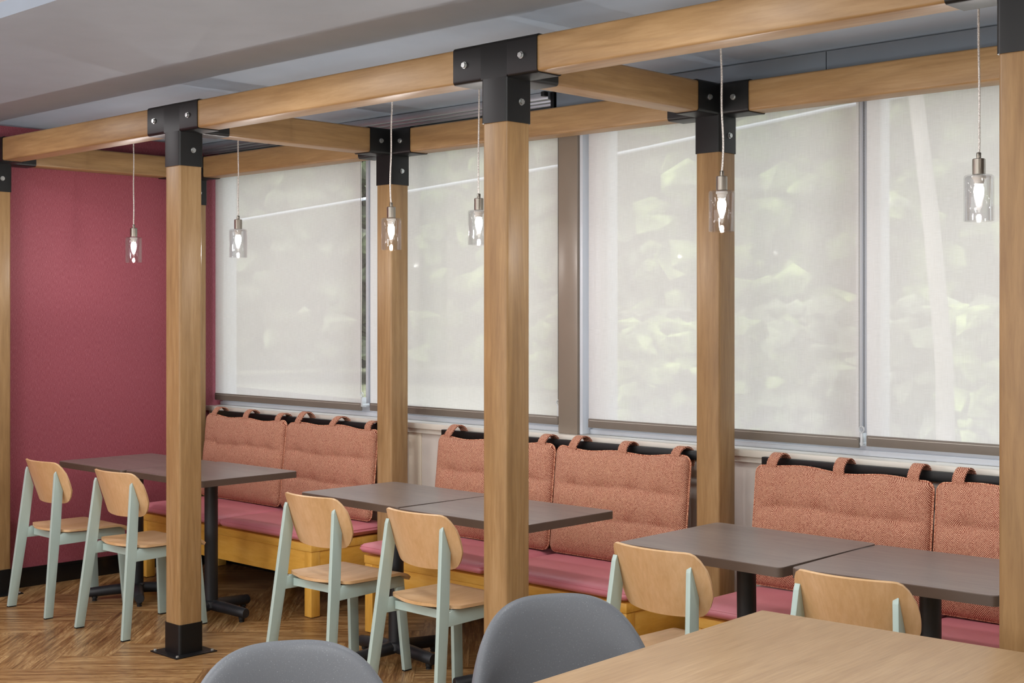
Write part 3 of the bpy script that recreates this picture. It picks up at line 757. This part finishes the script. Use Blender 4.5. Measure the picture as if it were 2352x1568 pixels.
ch0 = make_chair(); ch0.location = (CH[0][0], CH[0][1], 0); ch0.rotation_euler = (0, 0, CH[0][2]); ch0['label'] = CH[0][3]
for x, y, a, l in CH[1:]: dup(ch0, (x, y, 0), a, l)

# ---------------------------------------------------------------- oak table in front
def oak_table():
    t_ = thing('dining_table', 'light oak dining table in the right foreground', 'table', (1.437, -.297, 0), R(3.0))
    L, W_ = 1.95, .98; h = .79
    obj('tabletop', box(-.0, W_, -L, 0, h - .035, h, bev=.004, seg=3), MAT['oak_top'], t_)
    for x in (.06, W_ - .06):
        for y in (-.06, -L + .06): obj('leg', box(x - .025, x + .025, y - .025, y + .025, .0, h - .035, bev=.004), MAT['base_black'], t_)
    for y in (-.06, -L + .06): obj('cross_rail', box(.085, W_ - .085, y - .015, y + .015, h - .075, h - .035), MAT['base_black'], t_)
    return t_
oak_table()

# ---------------------------------------------------------------- grey shell chairs (local +x is the way the sitter faces)
def make_shell():
    t_ = thing('shell_chair', '', 'chair', (0, 0, 0), 0, 'speckled grey shell chairs at the oak table')
    bm = bmesh.new(); nu, nv = 44, 26; A, Bk = [], []; th = .008
    def surf(u, v):
        """u -1..1 across, v 0 = seat front, 1 = top of back"""
        a = u * 1.12
        # profile down the middle: seat then back
        if v < .45:
            q = v / .45; x = .24 - .40 * q; z = .455 - .02 * math.sin(math.pi * q) - .02 * (1 - q) ** 3; hw = .235 - .02 * (1 - q) ** 3
            y = u * hw; z += .045 * abs(u) ** 3 * q + .0; return Vector((x, y, z))
        q = (v - .45) / .55
        topz = .832 - .30 * abs(u) ** 3.2
        z = .462 + (topz - .462) * (math.sin(q * math.pi / 2) ** .9)
        b = min(1, q * 2.2)
        R_ = .245 + .03 * q
        x = -.16 - .085 * q + (1 - math.cos(a)) * R_ * 1.0 * b + (1 - b) * 0.0
        y = (math.sin(a) / math.sin(1.12)) * (.235 + .045 * b)
        z += .045 * abs(u) ** 3 * (1 - b)
        return Vector((x, y, z))
    for j in range(nv + 1):
        r1, r2 = [], []
        for i in range(nu + 1):
            u, v = -1 + 2 * i / nu, j / nv; p_ = surf(u, v)
            du = surf(min(1, u + .01), v) - surf(max(-1, u - .01), v); dv = surf(u, min(1, v + .01)) - surf(u, max(0, v - .01)); n_ = du.cross(dv)
            n_.normalize(); r1.append(bm.verts.new(p_)); r2.append(bm.verts.new(p_ + n_ * th))
        A.append(r1); Bk.append(r2)
    for j in range(nv):
        for i in range(nu):
            bm.faces.new((A[j][i], A[j][i + 1], A[j + 1][i + 1], A[j + 1][i])); bm.faces.new((Bk[j][i + 1], Bk[j][i], Bk[j + 1][i], Bk[j + 1][i + 1]))
    for i in range(nu): bm.faces.new((A[0][i + 1], A[0][i], Bk[0][i], Bk[0][i + 1])); bm.faces.new((A[nv][i], A[nv][i + 1], Bk[nv][i + 1], Bk[nv][i]))
    for j in range(nv): bm.faces.new((A[j][0], A[j + 1][0], Bk[j + 1][0], Bk[j][0])); bm.faces.new((A[j + 1][nu], A[j][nu], Bk[j][nu], Bk[j + 1][nu]))
    obj('shell', bm, MAT['shell'], t_, ang=60)
    for sx in (-1, 1):
        for sy in (-1, 1):
            obj('leg', tube(bmesh.new(), [(sx * .08 + .0, sy * .10, .44), (sx * .20 + .0, sy * .20, .0)], [.014, .010], 12), MAT['base_black'], t_)
    obj('under_frame', box(-.10, .10, -.11, .11, .415, .430, bev=.004), MAT['base_black'], t_)
    return t_
SH = [(1.22, -.85, R(-30), 'speckled grey shell chair before the central front post, tucked at the oak table'),
      (1.13, -1.72, R(-30), 'speckled grey shell chair at the bottom of the picture, left of the other shell chair')]
s0 = make_shell(); s0.location = (SH[0][0], SH[0][1], 0); s0.rotation_euler = (0, 0, SH[0][2]); s0['label'] = SH[0][3]
dup(s0, (SH[1][0], SH[1][1], 0), SH[1][2], SH[1][3])

# ---------------------------------------------------------------- outdoors
o = obj('lawn', box(-60, 30, YW + .3, 70, -.2, -.12), MAT['lawn']); o['kind'] = 'structure'
bm = bmesh.new(); vs = [bm.verts.new(p_) for p_ in ((-60, 5.0, -.115), (30, 3.0, -.115), (30, 6.0, -.115), (-60, 22, -.115))]; bm.faces.new(vs)
bmesh.ops.solidify(bm, geom=bm.faces[:], thickness=.03)
o = obj('road', bm, MAT['road']); o['kind'] = 'structure'
def clump_tree(name, label, cat, x, y, r, h, mat, n=30, seed=0, trunk=.12, group=None, sub=1):
    rnd = random.Random(seed); t_ = thing(name, label, cat, (x, y, -.12), 0, group)
    if trunk: obj('trunk', tube(bmesh.new(), [(0, 0, 0), (.05, 0, h * .3), (-.05, .05, h * .7)], [trunk, trunk * .8, trunk * .5], 10), MAT['bark'], t_)
    bm = bmesh.new()
    for k in range(n):
        a = rnd.random() * 6.283; rr = r * math.sqrt(rnd.random()) * .8; zz = h * (.06 + .9 * rnd.random()) if trunk else h * (.15 + .65 * rnd.random())
        s_ = r * (.045 + .075 * rnd.random()); m = Matrix.Translation((rr * math.cos(a), rr * math.sin(a), zz)) @ Matrix.Diagonal((s_, s_, s_ * .75, 1))
        res = bmesh.ops.create_icosphere(bm, subdivisions=sub, radius=1, matrix=m)
        for v in res['verts']: v.co += Vector((rnd.random() - .5, rnd.random() - .5, rnd.random() - .5)) * s_ * .55
    obj('foliage', bm, mat, t_)
    return t_
trees = [(-16, 31, 6, 12), (-9, 30, 6, 12), (-24, 33, 6, 12), (-33, 36, 6, 12), (-2, 29, 6, 12), (4, 22, 5, 11), (-42, 38, 7, 12), (-55, 42, 8, 13), (-26, 20, 5, 9), (-19, 22, 4.6, 10), (-13, 20, 5, 11), (-8.5, 17, 4, 9), (-5, 20, 5, 11), (-1.5, 16, 4, 9), (-36, 24, 6, 10), (-47, 26, 7, 11)]
for k, (x, y, r, h) in enumerate(trees):
    clump_tree('leafy_tree', 'green leafy tree beyond the blinds and the pale road', 'tree', x, y, r, h, MAT['leaf1' if k % 2 else 'leaf2'], 620, k, .2, 'trees outside the windows')
for k, (x, y, r, h) in enumerate([(-6.5, 11, 1.9, 2.0), (-4.2, 11.5, 2.2, 2.3), (-1.8, 11, 2.0, 2.2), (-9.5, 14.5, 2.3, 2.2), (-13.5, 18, 2.8, 2.4)]):
    clump_tree('bush', 'rounded green bush outside beyond the road', 'bush', x, y, r, h, MAT['leaf1' if k % 2 == 0 else 'leaf2'], 420, 50 + k, 0, 'bushes outside the windows')
bm = tube(bmesh.new(), [(-2.1, 8, -.12), (-2.12, 8, 1.2), (-2.25, 8, 2.5), (-2.42, 8, 3.8), (-2.6, 8, 6.0)], [.085, .08, .075, .065, .05], 12)
o = obj('bare_tree_trunk', bm, MAT['bark']); tag(o, 'pale leaning tree trunk outside, seen through the far right blind', 'tree trunk')
bm = tube(bmesh.new(), [(-22, 8.4, 2.6), (-12.6, 8.4, 3.1), (-7.0, 8.4, 3.39), (-3.5, 8.4, 3.68), (4, 8.4, 4.1)], .022, 8)
o = obj('overhead_cable', bm, MAT['white_frame']); tag(o, 'white overhead cable crossing outside the windows', 'cable')
